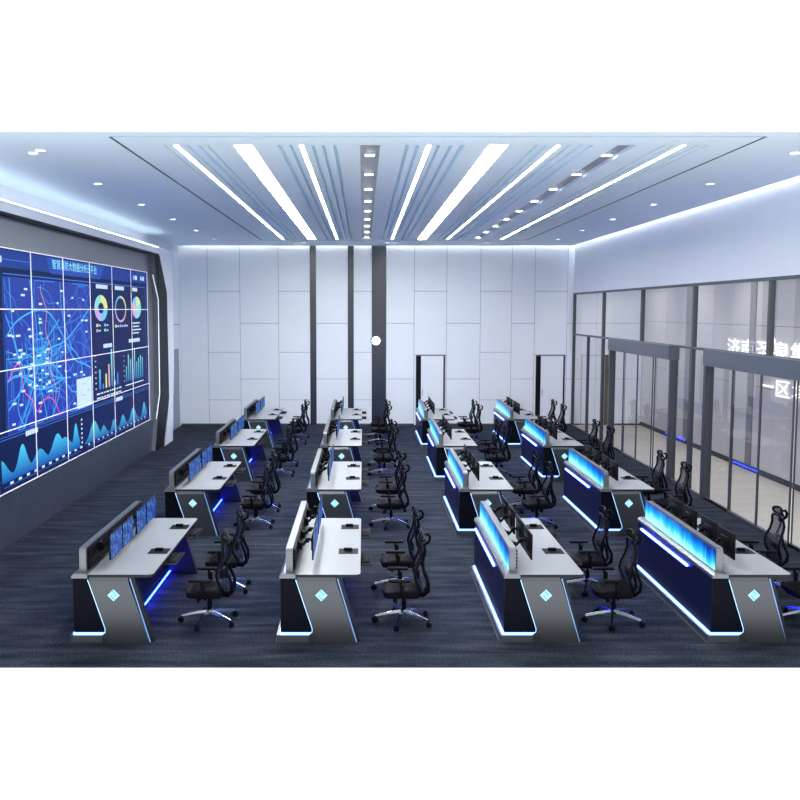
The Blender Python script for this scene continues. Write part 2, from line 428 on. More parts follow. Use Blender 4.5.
for n_, x0 in enumerate((1.66, 5.48)):
    d = empty('door_%d' % (n_ + 1), (x0, YB, 0)); struct(d)
    MB().box(-.01, .95, .13, .16, -.0, 2.3).box(-.01, .0, .02, .15, 0, 2.24).box(.92, .95, .02, .15, 0, 2.24).box(0, .93, .02, .15, 2.23, 2.26).build('dark_opening', M['void'], d)
    MB().box(.16, .87, .0, .04, .01, 2.215).build('leaf', M['wall'], d)
    MB().box(-.012, -.002, -.015, .02, 0, 2.25).box(.915, .93, -.015, .02, 0, 2.25).box(-.012, .93, -.015, .02, 2.232, 2.25).build('frame', M['door_grey'], d)
    MB().box(.20, .215, -.03, -.005, .95, 1.15).build('handle', M['silver'], d)

# glowing disc stands in for the glare spot on the widest dark column
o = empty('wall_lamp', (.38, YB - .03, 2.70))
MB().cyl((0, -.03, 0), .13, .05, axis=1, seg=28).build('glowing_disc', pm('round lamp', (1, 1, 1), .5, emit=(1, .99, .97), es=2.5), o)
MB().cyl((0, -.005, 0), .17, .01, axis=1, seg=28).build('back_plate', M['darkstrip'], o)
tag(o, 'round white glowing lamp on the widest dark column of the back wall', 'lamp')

# left wall
struct(box('wall_left', M['wall'], XL - .15, XL, 9.48, YB + .1, 0, ZC))
d = struct(empty('door_3', (XL, 28.81, 0)))
MB().box(0, .012, .03, 1.06, 0, 2.43).build('leaf', M['door_grey'], d)
MB().box(0, .02, 0, .03, 0, 2.46).box(0, .02, 1.06, 1.09, 0, 2.46).box(0, .02, .03, 1.06, 2.43, 2.46).build('frame', M['door_grey'], d)
MB().box(.012, .03, .12, .15, .95, 1.12).build('handle', M['silver'], d)
struct(box('trim_6', M['seam'], XL, XL + .003, 28.3, YB, 3.21, 3.225))

# right wall: white fascia over glass partition
struct(box('wall_right', M['wall'], XG - .02, XG + .14, 9.48, YB + .02, 4.20, ZC + .13))
struct(box('trim_7', M['mullion'], XG - .03, XG + .05, 9.48, YB, 4.15, 4.205))
struct(box('trim_8', M['mullion'], XG - .03, XG + .05, 9.48, YB, 2.88, 2.93))
struct(box('trim_9', M['mullion'], XG - .02, XG + .04, 9.48, YB, 0, .03))
mu = [30.17, 28.23, 26.48, 22.80, 19.20, 15.60, 11.95]
n_ = 10
for y in (30.17, 26.48, 22.80, 19.20, 15.60, 11.95):
    struct(MB().box(XG - .03, XG + .05, y - .05, y + .05, 2.93, 4.15).build('trim_%d' % n_, M['mullion'])); n_ += 1
for y, w in ((30.17, .04), (28.23, .03), (26.48, .05), (19.25, .06), (11.3, .06)):
    struct(MB().box(XG - .03, XG + .05, y - w, y + w, .03, 2.88).build('trim_%d' % n_, M['mullion'])); n_ += 1
# glass sheets
nw = 1
ys = [30.14, 26.48, 22.80, 19.20, 15.60, 11.95, 9.5]
for a, b in zip(ys, ys[1:]):
    struct(MB().add([(XG + .01, b + .05, 2.93), (XG + .01, a - .05, 2.93), (XG + .01, a - .05, 4.15), (XG + .01, b + .05, 4.15)], [(0, 1, 2, 3)]).build('window_%d' % nw, M['glass'])); nw += 1
for a, b in ((30.13, 28.23), (28.23, 26.48), (26.48, 25.5), (20.35, 19.25), (19.25, 18.33), (13.15, 11.3), (11.3, 9.5)):
    struct(MB().add([(XG + .01, b + .03, .03), (XG + .01, a - .03, .03), (XG + .01, a - .03, 2.88), (XG + .01, b + .03, 2.88)], [(0, 1, 2, 3)]).build('window_%d' % nw, M['glass'])); nw += 1
# sliding glass doors with header boxes
for k, (ya, yb) in enumerate(((25.46, 20.38), (18.30, 13.22))):
    d = struct(empty('door_%d' % (k + 4), (XG, ya, 0)))
    L = ya - yb
    MB().rbox((0, -L / 2, 2.76), (.24, L, .31), .008, 1, smooth=False).build('header', M['header'], d)
    MB().box(-.08, .08, -.075, .06, 0, 2.62).build('post', M['mullion'], d)
    MB().box(-.08, .08, -L - .05, -L + .06, 0, 2.62).build('post', M['mullion'], d)
    for j in range(4):
        a = -(.06 + j * (L - .12) / 4); b = -(.06 + (j + 1) * (L - .12) / 4)
        xo = .0 if j in (0, 3) else -.04
        lf = MB().add([(xo, b, .02), (xo, a, .02), (xo, a, 2.6), (xo, b, 2.6)], [(0, 1, 2, 3)]).build('glass_leaf', M['glass'], d)
        fm = MB()
        w2 = .026 if j in (1, 2) else .014
        fm.box(xo - .012, xo + .012, a - w2, a, .0, 2.61).box(xo - .012, xo + .012, b, b + w2, 0, 2.61).box(xo - .02, xo + .02, b, a, 0, .05)
        fm.build('leaf_frame', M['mullion'], lf)

# corridor beyond
cw = MB(); cw.box(XC + .02, XC + .12, 9.48, YB + .1, 0, 4.6, 1)
ys = [YB - .01]
while ys[-1] > 9.6: ys.append(max(ys[-1] - 1.22, 9.5))
for i, (a, b) in enumerate(zip(ys, ys[1:])):
    hs = [4.5, 3.32, 1.95, 0] if i % 2 else [4.5, 3.32, 0]
    for t, u in zip(hs, hs[1:]): cw.box(XC, XC + .03, b + .006, a - .006, u + .006, t - .006, 0)
struct(cw.build('wall_corridor', [M['corrwall'], M['seam']]))
struct(box('baseboard_corridor', M['seam'], XC - .02, XC, 9.5, YB, 0, .12))
for n_k, (a, b) in enumerate(((25.6, 26.1), (21.5, 21.8), (16.9, 17.5))):
    struct(box('trim_%d' % (n_ + n_k), pm('taupe strip %d' % n_k, (.22, .21, .21), .5), XC - .03, XC, a, b, .12, 4.5))
struct(box('ceiling_corridor', M['ceil'], XG + .14, XC + .1, 9.48, YB + .1, 4.5, 4.6))
d = struct(empty('door_6', (7.62, YB, 0)))
MB().box(0, .34, -.02, 0, 0, 2.22).build('leaf', M['olive'], d)
MB().box(-.03, 0, -.03, 0, 0, 2.25).box(.34, .37, -.03, 0, 0, 2.25).box(-.03, .37, -.03, 0, 2.22, 2.25).build('frame', M['mullion'], d)
cl0 = None  # panels out of view, added to light the corridor
for k in range(6):
    y = 11.5 + k * 3.4
    if cl0 is None:
        o = empty('corridor_fill_light'); cl0 = o
        MB().box(-.15, .15, -.6, .6, -.012, -.006).build('diffuser', M['corrlamp'], o)
        MB().box(-.17, .17, -.62, .62, -.006, 0).build('frame', M['frame_white'], o)
    else: o = copy_tree(cl0)
    o.location = (7.8, y, 4.499)
    tag(o, 'unseen flat ceiling light panel added to the corridor behind the glass partition', 'ceiling light', 'added corridor ceiling light panels')

def text(name, body, y0, z0, X, hgt, pitch, mat, parent=None, mirror=False):
    """characters on a plane x=X read by someone standing at smaller x; pitch = length per character"""
    objs = []
    for i, ch in enumerate(body):
        if ch == ' ': continue
        cu = bpy.data.curves.new(name, 'FONT'); cu.body = ch; cu.size = 1; cu.extrude = 0
        ob = bpy.data.objects.new(name, cu); COL.objects.link(ob)
        bpy.context.view_layer.update()
        me = bpy.data.meshes.new_from_object(ob)
        vs = [v.co.copy() for v in me.vertices]; fs = [list(p.vertices) for p in me.polygons]
        bpy.data.objects.remove(ob); bpy.data.curves.remove(cu); bpy.data.meshes.remove(me)
        objs.append((i, vs, fs))
    mb = MB()
    s = -1 if not mirror else 1
    for i, vs, fs in objs:
        mb.add([(X, y0 + s * (i + v.x * .98) * pitch, z0 + v.y * hgt) for v in vs], fs)
    return mb.build(name, mat, parent)

o = empty('wall_sign', (XC, 23.35, 2.62))
t = text('upper_lettering', '济南圣泉集团', -.22, .0, -.03, .45, .86, M['letters'], o)
t2 = text('lower_lettering', '一区域中心', -2.2, -.76, -.03, .40, .80, M['letters'], o)
tag(o, 'white lit Chinese lettering in two lines on the corridor wall behind the glass', 'sign')

# ------------------------------------------------------------------ video wall and its surround
XS, XF = -5.56, -5.40
CYL, CYR = 12.565, 24.50            # screen ends
op = [(25.29, 5.14), (26.19, 4.15), (26.22, 1.25), (25.56, .2), (25.5, 0)]
# white box front: band above, end piece to the right, mirrored piece towards the viewer
mir = lambda y: 2 * 18.59 - y
fb = MB()
fb.prism([(mir(25.29), 5.14), (25.29, 5.14), (25.29, 5.30), (mir(25.29), 5.30)], 0, XL, XF)
pr = [(25.29, 5.30), (25.29, 5.14), (26.19, 4.15), (26.22, 1.25), (25.56, .2), (25.5, 0), (26.62, 0), (27.0, 2.4), (27.08, 5.30)]
fb.prism(pr, 0, XL, XF)
fb.prism([(mir(p[0]), p[1]) for p in pr], 0, XL, XF)
struct(fb.build('wall_screen_surround', M['frame_white']))
struct(MB().prism([(9.5, 5.3), (mir(27.08), 5.3), (mir(27.08), 0), (9.5, 0)], 0, XL, XF).build('wall_screen_side', M['wall']))
struct(MB().add([(XS - .035, 10.5, 0), (XS - .035, 26.4, 0), (XS - .035, 26.4, 5.2), (XS - .035, 10.5, 5.2)], [(0, 1, 2, 3)]).build('wall_screen_recess', M['recess']))
# dark bevel between rim light and white surround
led = [(24.67, 4.57), (25.28, 3.95), (25.22, 1.45), (24.75, .83)]
bv = MB()
for mf in (lambda y: y, mir):
    out = [(25.29, 5.14), (26.19, 4.15), (26.22, 1.25), (25.56, .0)]
    inn = [(24.9, 5.14), (25.30, 3.97), (25.24, 1.43), (24.6, .0)]
    for i in range(3):
        q = [(XF + .002, mf(out[i][0]), out[i][1]), (XF + .002, mf(out[i + 1][0]), out[i + 1][1]),
             (XF - .05, mf(inn[i + 1][0]), inn[i + 1][1]), (XF - .05, mf(inn[i][0]), inn[i][1])]
        bv.add(q, [(0, 1, 2, 3)])
        q = [(XF - .05, mf(inn[i][0]), inn[i][1]), (XF - .05, mf(inn[i + 1][0]), inn[i + 1][1]),
             (XS - .035, mf(inn[i + 1][0]), inn[i + 1][1]), (XS - .035, mf(inn[i][0]), inn[i][1])]
        bv.add(q, [(0, 1, 2, 3)], 1)
bv.box(XS, XF + .004, mir(25.29), 25.29, 5.10, 5.14)
struct(bv.build('trim_30', [M['bevel'], M['recess']]))
rl = MB()
for mf in (lambda y: y, mir):
    p = [(mf(a), b) for a, b in led]
    rl.tube([(XF - .045, a, b) for a, b in p], .011, 6)
struct(rl.build('trim_31', M['rimled']))
# slate plinth under the screens
bp_ = MB(); bp_.prism([(XS - .02, 0), (XS, 0), (XS, .80), (XS - .02, .80)], 1, 10.9, 26.2)
struct(bp_.build('baseboard_screen', M['base_grey']))
struct(MB().box(XL, XF - .02, mir(27.0), 27.0, 5.301, 5.304).build('trim_32', M['frame_white']))
o = MB().box(XF - .09, XF - .035, mir(26.9), 25.4, 5.305, 5.33).build('cove_light', M['cove'])
tag(o, 'long white cove light line on top of the video wall surround', 'cove light')
o['kind'] = 'thing'
o = MB().box(XE + .003, XE + .05, 11.95, YB - .1, ZC + .105, ZC + .115).build('cove_light', M['cove2']); 
tag(o, 'thin hidden cove light washing the top of the fascia above the glass', 'cove light')
o = MB().box(-5.7, XE - .02, YB - .088, YB - .045, ZC + .105, ZC + .115).build('cove_light', M['cove2'])
tag(o, 'thin hidden cove light washing the top of the panelled back wall', 'cove light')

vw = empty('video_wall', (XS - .028, 18.59, .84))
tag(vw, 'large video wall showing a blue city map, ring charts, bar charts and waves', 'video wall')
NC, NR = 7, 4
PW = (CYR - CYL) / NC; PH = .9475
def wy(y): return y - 18.59
def wz(z): return z - .84
pnl = None
for i in range(NC):
    for j in range(NR):
        y0 = wy(CYL + i * PW); z0 = j * PH
        b_ = MB().box(0, .04, -PW / 2 + .004, PW / 2 - .004, -PH / 2 + .004, PH / 2 - .004)
        if pnl is None:
            pnl = b_.build('display_panel', M['v_navy'], vw); p = pnl
        else:
            p = pnl.copy(); COL.objects.link(p); p.parent = vw
        p.location = (-.02, y0 + PW / 2, z0 + PH / 2)
def vq(name, mat, y0, y1, z0, z1, d=.022, mb=None):
    q = [(d, wy(y0), z0 - .84), (d, wy(y1), z0 - .84), (d, wy(y1), z1 - .84), (d, wy(y0), z1 - .84)]
    return (mb or MB()).add(q, [(0, 1, 2, 3)])
def vb(mb, name, mat):
    return mb.build(name, mat, vw)
D1, D2, D3, D4 = .0225, .0245, .0265, .0285
# materials use object coordinates of the part: shift gradients to the wall's own height
for mname in ('v_map', 'v_wave', 'v_wave2', 'v_bar'):
    for n in M[mname].node_tree.nodes:
        if n.type == 'MAP_RANGE':
            n.inputs['From Min'].default_value -= .84; n.inputs['From Max'].default_value -= .84
mb = MB(); vq('', 0, 14.75, 19.36, 1.72, 4.19, D1, mb); vb(mb, 'map_background', M['v_map'])
mb = MB(); vq('', 0, CYL + .02, CYR - .02, 4.33, 4.60, D1, mb); vb(mb, 'header_band', M['v_head'])
q = [(D2, wy(16.78), 4.60 - .84), (D2, wy(17.0), 4.31 - .84), (D2, wy(20.2), 4.31 - .84), (D2, wy(20.5), 4.60 - .84)]
MB().add(q, [(0, 1, 2, 3)]).build('title_tab', M['v_head2'], vw)
t = text('title_lettering', '智慧消防大数据分析云平台', 0, 0, D3, .185, .238, M['v_title'], vw, mirror=True)
t.location = (0, wy(17.09), 4.42 - .84)
rnd = random.Random(7)
# header text at both ends, panel titles, small labels
mb = MB()
for y in (14.5, 14.62, 23.1, 23.25, 23.35, 23.8, 23.95, 24.08): vq('', 0, y, y + .09, 4.40, 4.50, D3, mb)
for y, z, w in ((19.85, 4.12, .95), (21.35, 4.12, .8), (22.95, 4.12, .6), (20.3, 2.86, .75), (22.5, 2.90, 1.2), (15.5, 1.60, .65), (21.2, 1.62, .7)):
    n = int(w / .1)
    for k in range(n): vq('', 0, y + k * .1, y + k * .1 + .085, z, z + .085, D3, mb)
for k in range(4):
    vq('', 0, 22.9, 22.9 + rnd.uniform(.6, 1.0), 3.34 - k * .08, 3.37 - k * .08, D3, mb)
for k in range(7): vq('', 0, 19.63, 19.70, 2.02 + k * .115, 2.05 + k * .115, D3, mb); vq('', 0, 21.98, 22.03, 2.02 + k * .115, 2.045 + k * .115, D3, mb)
for z in (1.90, 1.81):
    y = 19.7
    while y < 21.6:
        w = rnd.uniform(.1, .35); vq('', 0, y, y + w, z, z + .03, D3, mb); y += w + .06
vq('', 0, 22.1, 23.9, 1.90, 1.925, D3, mb)
for k in range(13):
    y = 14.75 + k * .37
    if y < 18.6: vq('', 0, y, y + .14, .935 + .006 * k / 2, .975 + .006 * k / 2, D3, mb)
for k in range(15): vq('', 0, 19.0 + k * .35, 19.0 + k * .35 + .1, .955, .985, D3, mb)
for k in range(6): vq('', 0, 18.55, 18.63, 1.05 + k * .09, 1.09 + k * .09, D3, mb)
vb(mb, 'chart_lettering', M['v_white'])
# map roads
rmaj, rmin, rpk, rtn, lb = MB(), MB(), MB(), MB(), MB()
def pt(y, z): return (wy(y), z - .84)
def clampp(y, z): return (min(max(y, 14.78), 19.33), min(max(z, 1.74), 4.17))
def curve(pts, n=8):
    out = []
    P = [pts[0]] + pts + [pts[-1]]
    for i in range(1, len(P) - 2):
        for k in range(n):
            t = k / n; a, b_, c_, d_ = P[i - 1], P[i], P[i + 1], P[i + 2]
            out.append(tuple(.5 * ((2 * b_[q]) + (-a[q] + c_[q]) * t + (2 * a[q] - 5 * b_[q] + 4 * c_[q] - d_[q]) * t * t + (-a[q] + 3 * b_[q] - 3 * c_[q] + d_[q]) * t ** 3) for q in (0, 1)))
    out.append(pts[-1]); return [clampp(*p) for p in out]
def road(mb, pts, w, d=D2): mb.quad_ribbon([pt(*p) for p in curve(pts)], w, d)
majors = [[(14.8, 3.25), (15.3, 3.5), (16.2, 3.66), (16.9, 3.6), (17.6, 3.2), (18.2, 2.75), (18.9, 2.6), (19.33, 2.5)],
          [(15.0, 4.17), (15.05, 3.6), (15.2, 3.1), (15.5, 2.7), (15.8, 2.4), (16.6, 2.3), (17.5, 2.4)],
          [(15.9, 4.17), (16.1, 3.7), (16.2, 3.2), (16.1, 2.7), (15.9, 2.2), (15.4, 1.74)],
          [(14.8, 2.1), (15.4, 2.4), (16.1, 2.85), (16.9, 3.0), (17.7, 3.1), (18.6, 3.4), (19.33, 3.7)],
          [(17.5, 4.17), (17.55, 3.7), (17.8, 3.3), (18.1, 2.9)], [(14.8, 3.6), (15.1, 3.2), (15.4, 2.6), (15.2, 2.1), (15.5, 1.74)],
          [(14.8, 2.55), (15.2, 2.62), (15.8, 2.5), (16.3, 2.3), (16.6, 1.74)], [(16.5, 2.9), (17.2, 2.6), (17.9, 2.2), (18.3, 2.1), (19.33, 2.15)],
          [(17.6, 3.15), (17.2, 2.7), (17.3, 2.2), (16.8, 1.74)], [(16.3, 3.6), (16.5, 3.0), (17.0, 2.5), (18.0, 2.4)],
          [(18.0, 3.0), (18.6, 2.7), (18.7, 2.3), (18.2, 1.74)], [(15.2, 1.74), (15.7, 2.15), (16.1, 2.6), (16.6, 3.1), (17.4, 3.5)]]
for r_ in majors: road(rmaj, r_, .028)
for k in range(90):
    cy, cz = rnd.gauss(16.2, .65), rnd.gauss(2.75, .3)
    L = rnd.uniform(.3, .9)
    if k % 2: pts = [(cy - L / 2, cz), (cy, cz + rnd.uniform(-.05, .05)), (cy + L / 2, cz + rnd.uniform(-.1, .1))]
    else: pts = [(cy, cz - L / 2), (cy + rnd.uniform(-.05, .05), cz), (cy + rnd.uniform(-.1, .1), cz + L / 2)]
    road(rmaj, [clampp(*p) for p in pts], .013)
for k in range(64):
    y, z = rnd.uniform(14.8, 19.3), rnd.uniform(1.8, 4.1); pts = [(y, z)]; a_ = rnd.uniform(0, 6.28)
    for s in range(5):
        a_ += rnd.uniform(-.7, .7); y += .33 * math.cos(a_); z += .26 * math.sin(a_); pts.append(clampp(y, z))
    road(rmin, pts, .018, D1 + .001)
road(rpk, [(14.8, 2.55), (15.2, 2.8), (15.4, 2.7), (15.5, 2.35), (15.8, 2.2), (16.1, 1.95), (16.4, 2.1), (16.8, 2.12), (17.1, 1.95), (17.3, 1.74)], .026, D3)
z = 4.1; pts = []
while z > 2.0: pts.append((16.5 + (4.1 - z) * .28 + .09 * math.sin(z * 9), z)); z -= .13
road(rtn, pts, .024, D3)
vb(rmaj, 'map_main_road', M['v_road']); vb(rmin, 'map_side_road', M['v_road2']); vb(rpk, 'map_route', M['v_pink']); vb(rtn, 'map_river', M['v_tan'])
for k in range(64):
    y, z = (rnd.uniform(14.9, 19.1), rnd.uniform(1.85, 4.05)) if k < 44 else (rnd.gauss(16.3, .5), rnd.gauss(2.8, .3))
    y, z = min(max(y, 14.9), 19.1), min(max(z, 1.8), 4.1)
    w = rnd.uniform(.05, .11); vq('', 0, y - w, y + w, z - .015, z + .02, D3 + .001, lb)
vb(lb, 'map_labels', M['v_white'])
mb = MB(); vq('', 0, 18.33, 19.34, 1.75, 2.33, D4, mb); vb(mb, 'legend_card', M['v_card'])
mb = MB(); vq('', 0, 18.6, 18.95, 1.98, 2.0, D4 + .001, mb); vq('', 0, 18.6, 18.63, 1.98, 2.12, D4 + .001, mb); vq('', 0, 18.7, 18.9, 2.2, 2.22, D4 + .001, mb); vq('', 0, 19.0, 19.2, 2.05, 2.08, D4 + .001, mb)
vb(mb, 'legend_sketch', M['v_card2'])
# ring charts
def ring(cy, cz, ry, rz, ri, mats, name, start=0):
    n = 48; k = len(mats); mb = MB()
    for s in range(n):
        a0, a1 = start + s * 2 * PI / n, start + (s + 1) * 2 * PI / n
        f = lambda a, r: (D2, wy(cy) + math.sin(a) * ry * r, cz - .84 + math.cos(a) * rz * r)
        mb.add([f(a0, ri), f(a1, ri), f(a1, 1), f(a0, 1)], [(0, 1, 2, 3)], int(s * k / n))
    return mb.build(name, mats, vw)
ring(20.20, 3.71, .50, .275, .42, [M['v_yellow'], M['v_cyan'], M['v_lilac'], M['v_mint']], 'ring_chart')
ring(21.82, 3.69, .50, .30, .84, [M['v_yellow'], M['v_peach'], M['v_lilac'], M['v_cyan']], 'ring_chart')
ring(23.35, 3.73, .46, .265, .02, [M['v_yellow'], M['v_mint'], M['v_mint'], M['v_lilac'], M['v_peach'], M['v_cyan']], 'pie_chart')
dots = MB()
for k, (y, z) in enumerate(((19.8, 3.32), (20.4, 3.32), (19.8, 3.21), (20.4, 3.21), (21.3, 3.28), (21.7, 3.28), (22.1, 3.28))):
    vq('', 0, y, y + .15, z, z + .06, D2, dots); dots.mi[-1] = k % 4
    vq('', 0, y + .2, y + .33, z + .01, z + .04, D2, dots); dots.mi[-1] = 4
dots.build('chart_legend', [M['v_yellow'], M['v_cyan'], M['v_lilac'], M['v_mint'], M['v_white']], vw)
# bar charts
bars = MB()
for k, (h, mi) in enumerate(((.42, 0), (.1, 4), (.3, 1), (.5, 2), (.82, 0), (.1, 3), (.26, 4))):
    vq('', 0, 19.92 + k * .24, 20.03 + k * .24, 2.0, 2.0 + h, D2, bars); bars.mi[-1] = mi
bars.build('bar_chart', [M['v_bar'], M['v_yellow'], M['v_peach'], M['v_lilac'], M['v_line']], vw)
bars = MB()
for k, h in enumerate((.36, .62, .50, .46, .76, .42, .50, .55, .5)):
    vq('', 0, 22.18 + k * .2, 22.27 + k * .2, 2.0, 2.0 + h, D2, bars)
vb(bars, 'bar_chart', M['v_bar'])
# frames and dividing lines
fr_ = MB()
for (y0, y1, z0, z1) in ((14.75, 19.40, 4.225, 4.24), (19.45, 24.3, 4.225, 4.24), (14.4, 24.4, 1.655, 1.665), (14.4, 24.4, 1.70, 1.708), (24.28, 24.30, 1.75, 4.22),
                         (14.5, 18.5, .915, .922), (18.9, 24.3, .925, .932), (14.5, 16.1, 4.45, 4.46), (14.70, 14.71, 1.75, 4.2)):
    vq('', 0, y0, y1, z0, z1, D2, fr_)
vb(fr_, 'dividing_line', M['v_line'])
mb = MB()
for (y0, y1, z0, z1) in ((19.44, 21.0, 1.76, 4.2), (21.15, 22.65, 1.76, 4.2), (22.8, 24.25, 1.76, 4.2), (18.7, 24.3, 1.0, 1.58)):
    vq('', 0, y0, y1, z0, z1, D1, mb)
vb(mb, 'chart_background', flat('screen chart ground', (.007, .016, .095)))
# waves
def wave(peaks, base, y0, y1, name, mat):
    mb = MB(); n = 90
    f = lambda y: base + max(h * math.exp(-((y - c_) / w) ** 2) for c_, h, w in peaks)
    for k in range(n):
        a_, b_ = y0 + (y1 - y0) * k / n, y0 + (y1 - y0) * (k + 1) / n
        mb.add([(D3, wy(a_), .995 - .84), (D3, wy(b_), .995 - .84), (D3, wy(b_), f(b_) - .84), (D3, wy(a_), f(a_) - .84)], [(0, 1, 2, 3)])
    vb(mb, name, mat)
wave([(14.4, .28, .30), (15.33, .42, .25), (16.15, .22, .33), (17.1, .36, .36), (17.5, .24, .4), (18.2, .42, .17)], 1.08, 14.42, 18.45, 'wave_chart', M['v_wave'])
wave([(19.45, .38, .38), (20.15, .20, .25), (20.97, .24, .2), (21.78, .25, .25), (22.75, .31, .33), (23.9, .34, .22)], 1.02, 18.75, 24.2, 'wave_chart', M['v_wave2'])
# joints between panels
jt = MB()
for i in range(NC + 1):
    y = CYL + i * PW; jt.box(.030, .036, wy(y) - .015, wy(y) + .015, -.004, NR * PH + .004)
for j in range(NR + 1):
    jt.box(.030, .0362, wy(CYL), wy(CYR), j * PH - .008, j * PH + .008)
vb(jt, 'panel_joints', M['bezel'])

# ------------------------------------------------------------------ control desk
def arc(cx, cy, r, a0, a1, n=6):
    return [(cx + r * math.cos(R(a0 + (a1 - a0) * k / n)), cy + r * math.sin(R(a0 + (a1 - a0) * k / n))) for k in range(n + 1)]
DL = 2.88
def make_desk():
    d = empty('control_desk')
    # body behind the end panels
    MB().prism([(.05, .11), (.52, .11), (.36, .73), (.05, .73)], 1, .03, DL - .03).build('cabinet', M['black'], d)
    rp_ = MB().prism([(.045, .12), (.05, .12), (.05, .725), (.045, .725)], 1, .025, DL - .025)
    rp_ = rp_.build('rear_panel', M['navy'], d)
    h = .013; yy0, yy1 = .80, 2.70
    pts = arc(yy1 - h, .655, h, -90, 90) + arc(yy0 + h, .655, h, 90, 270)
    lb_ = MB().prism(pts, 0, .026, .046).build('light_bar', M['bar'], rp_)
    # plinth
    rr = .04
    out = [(.44, 0), (.44, DL)] + [(p[0], p[1]) for p in arc(rr, DL - rr, rr, 90, 180, 5)] + [(p[0], p[1]) for p in arc(rr, rr, rr, 180, 270, 5)]
    pl = MB().prism(out, 2, 0, .085).build('plinth', M['silver'], d)
    out2 = [(.41, .016), (.41, DL - .016)] + arc(rr + .026, DL - rr - .016, rr, 90, 180, 5) + arc(rr + .026, rr + .016, rr, 180, 270, 5)
    MB().prism(out2, 2, .085, .095).build('light_line', M['led_plinth'], pl)
    MB().prism(out, 2, .0, .012).build('kick_strip', M['silver2'], pl).location = (-.004, 0, 0)
    # end panels: silver sheet, light edge and dark core
    poly = [(.235, .69), (.405, .16), (.40, .115), (.36, .085), (.36, 0), (.885, 0), (.665, .69)]
    core = [(.25, .73), (.42, .03), (.93, 0), (.72, .73)]
    for k in (0, 1):
        s = 1 if k == 0 else -1; y = 0 if k == 0 else DL
        Y = lambda a, b: (min(y + s * a, y + s * b), max(y + s * a, y + s * b))
        e = MB(); a, b = Y(0, .022); e.prism(poly, 1, a, b)
        # folded top of the sheet catches the light
        v = [(.235, y, .69), (.665, y, .69), (.655, y + s * .028, .732), (.222, y + s * .028, .732), (.235, y + s * .028, .69), (.665, y + s * .028, .69)]
        fcs = [(0, 1, 2, 3), (1, 5, 2), (0, 3, 4)]
        if s < 0: fcs = [f[::-1] for f in fcs]
        e.add(v, fcs)
        e = e.build('end_panel', M['silver_panel'], d)
        a, b = Y(.035, .115); MB().prism(core, 1, a, b).build('inner_core', M['dark_side'], e)
        ll = MB(); yy = y - s * .002
        ll.tube([(.218, yy, .715), (.398, yy, .16), (.395, yy, .125), (.365, yy, .100), (.05, yy + s * .004, .100)], .0038, 6)
        ll.build('light_line', M['led_w'], e)
        ll = MB(); a, b = Y(.023, .029)
        ll.prism([(.672, .72), (.882, .0), (.893, .0), (.683, .72)], 1, a, b)
        ll.build('light_line', M['led_thin'], e)
        # lit badge, a diamond in two tones
        c0, c1, r_ = .50, .54, .068; yb = y - s * .004
        dm = MB()
        q = [(c0 - r_, yb, c1), (c0, yb, c1 - r_), (c0 + r_, yb, c1), (c0, yb, c1 + r_)]
        def pp(a_, b_): return (c0 + a_ * r_, yb, c1 + b_ * r_)
        A_ = [pp(-1, 0), pp(0, -1), pp(.15, -.85), pp(-.55, -.15), pp(-.2, .2), pp(.1, -.1), pp(.3, .1), pp(-.3, .7)]
        B_ = [pp(1, 0), pp(0, 1), pp(-.15, .85), pp(.55, .15), pp(.2, -.2), pp(-.1, .1), pp(-.3, -.1), pp(.3, -.7)]
        for q_, mi in ((A_, 0), (B_, 1)):
            dm.add(q_, [tuple(range(8)) if s > 0 else tuple(range(8))[::-1]], mi)
        dm.prism([(c0 - r_, c1), (c0, c1 - r_), (c0 + r_, c1), (c0, c1 + r_)], 1, *sorted((yb + s * .001, yb + s * .005)), 2)
        dm.build('badge', [M['diamond2'], M['diamond2'], M['diamond']], e)
    # ledge cap
    MB().prism([(.035, .73), (.215, .73), (.215, .775), (.10, .785), (.07, .785), (.04, .76)], 1, -.004, DL + .004).build('ledge', M['silver2'], d)
    # crest: rounded frame with the glowing screen on the rear, slatted rail on the seat side
    z0, z1, y0, y1 = .78, 1.045, .09, DL - .12
    o_ = [(y0, z0), (y1, z0)] + arc(y1 - .05, z1 - .05, .05, 0, 90) + arc(y0 + .05, z1 - .05, .05, 90, 180)
    cr_ = MB().prism(o_, 0, .105, .180).build('crest', M['silver2'], d)
    zi, yi = z1 - .022, .025
    i_ = [(y0 + yi, z0 + .012), (y1 - yi, z0 + .012)] + arc(y1 - yi - .035, zi - .035, .035, 0, 90) + arc(y0 + yi + .035, zi - .035, .035, 90, 180)
    MB().prism(i_, 0, .100, .1055).build('glowing_screen', M['crest'], cr_)
    sl = MB()
    sl.box(.180, .187, y0 + .05, y1 - .05, .79, 1.03)
    for k in range(6): sl.box(.187, .203, y0 + .05, y1 - .05, .80 + k * .038, .822 + k * .038)
    sl.build('slatted_rail', M['plastic'], cr_)
    # desktop
    tx0, tx1, ty0, ty1 = .20, .93, .03, DL + .01
    tp = [(tx0, ty0)] + arc(tx1 - .06, ty0 + .06, .06, -90, 0) + arc(tx1 - .06, ty1 - .06, .06, 0, 90) + [(tx0, ty1)]
    t_ = MB(); t_.prism(tp, 2, .742, .764, 0, 1); t_.prism(tp, 2, .732, .742, 1, 1)
    t_ = t_.build('desktop', [M['top'], M['dark_side']], d)
    for yc in (1.05, 2.34):
        po = MB().box(.665, .90, yc - .125, yc + .125, .7645, .768).build('cable_port', M['plastic'], d)
        MB().rbox((.775, yc + .03, .785), (.10, .05, .03), .008, 2).build('socket_block', M['plastic'], po)
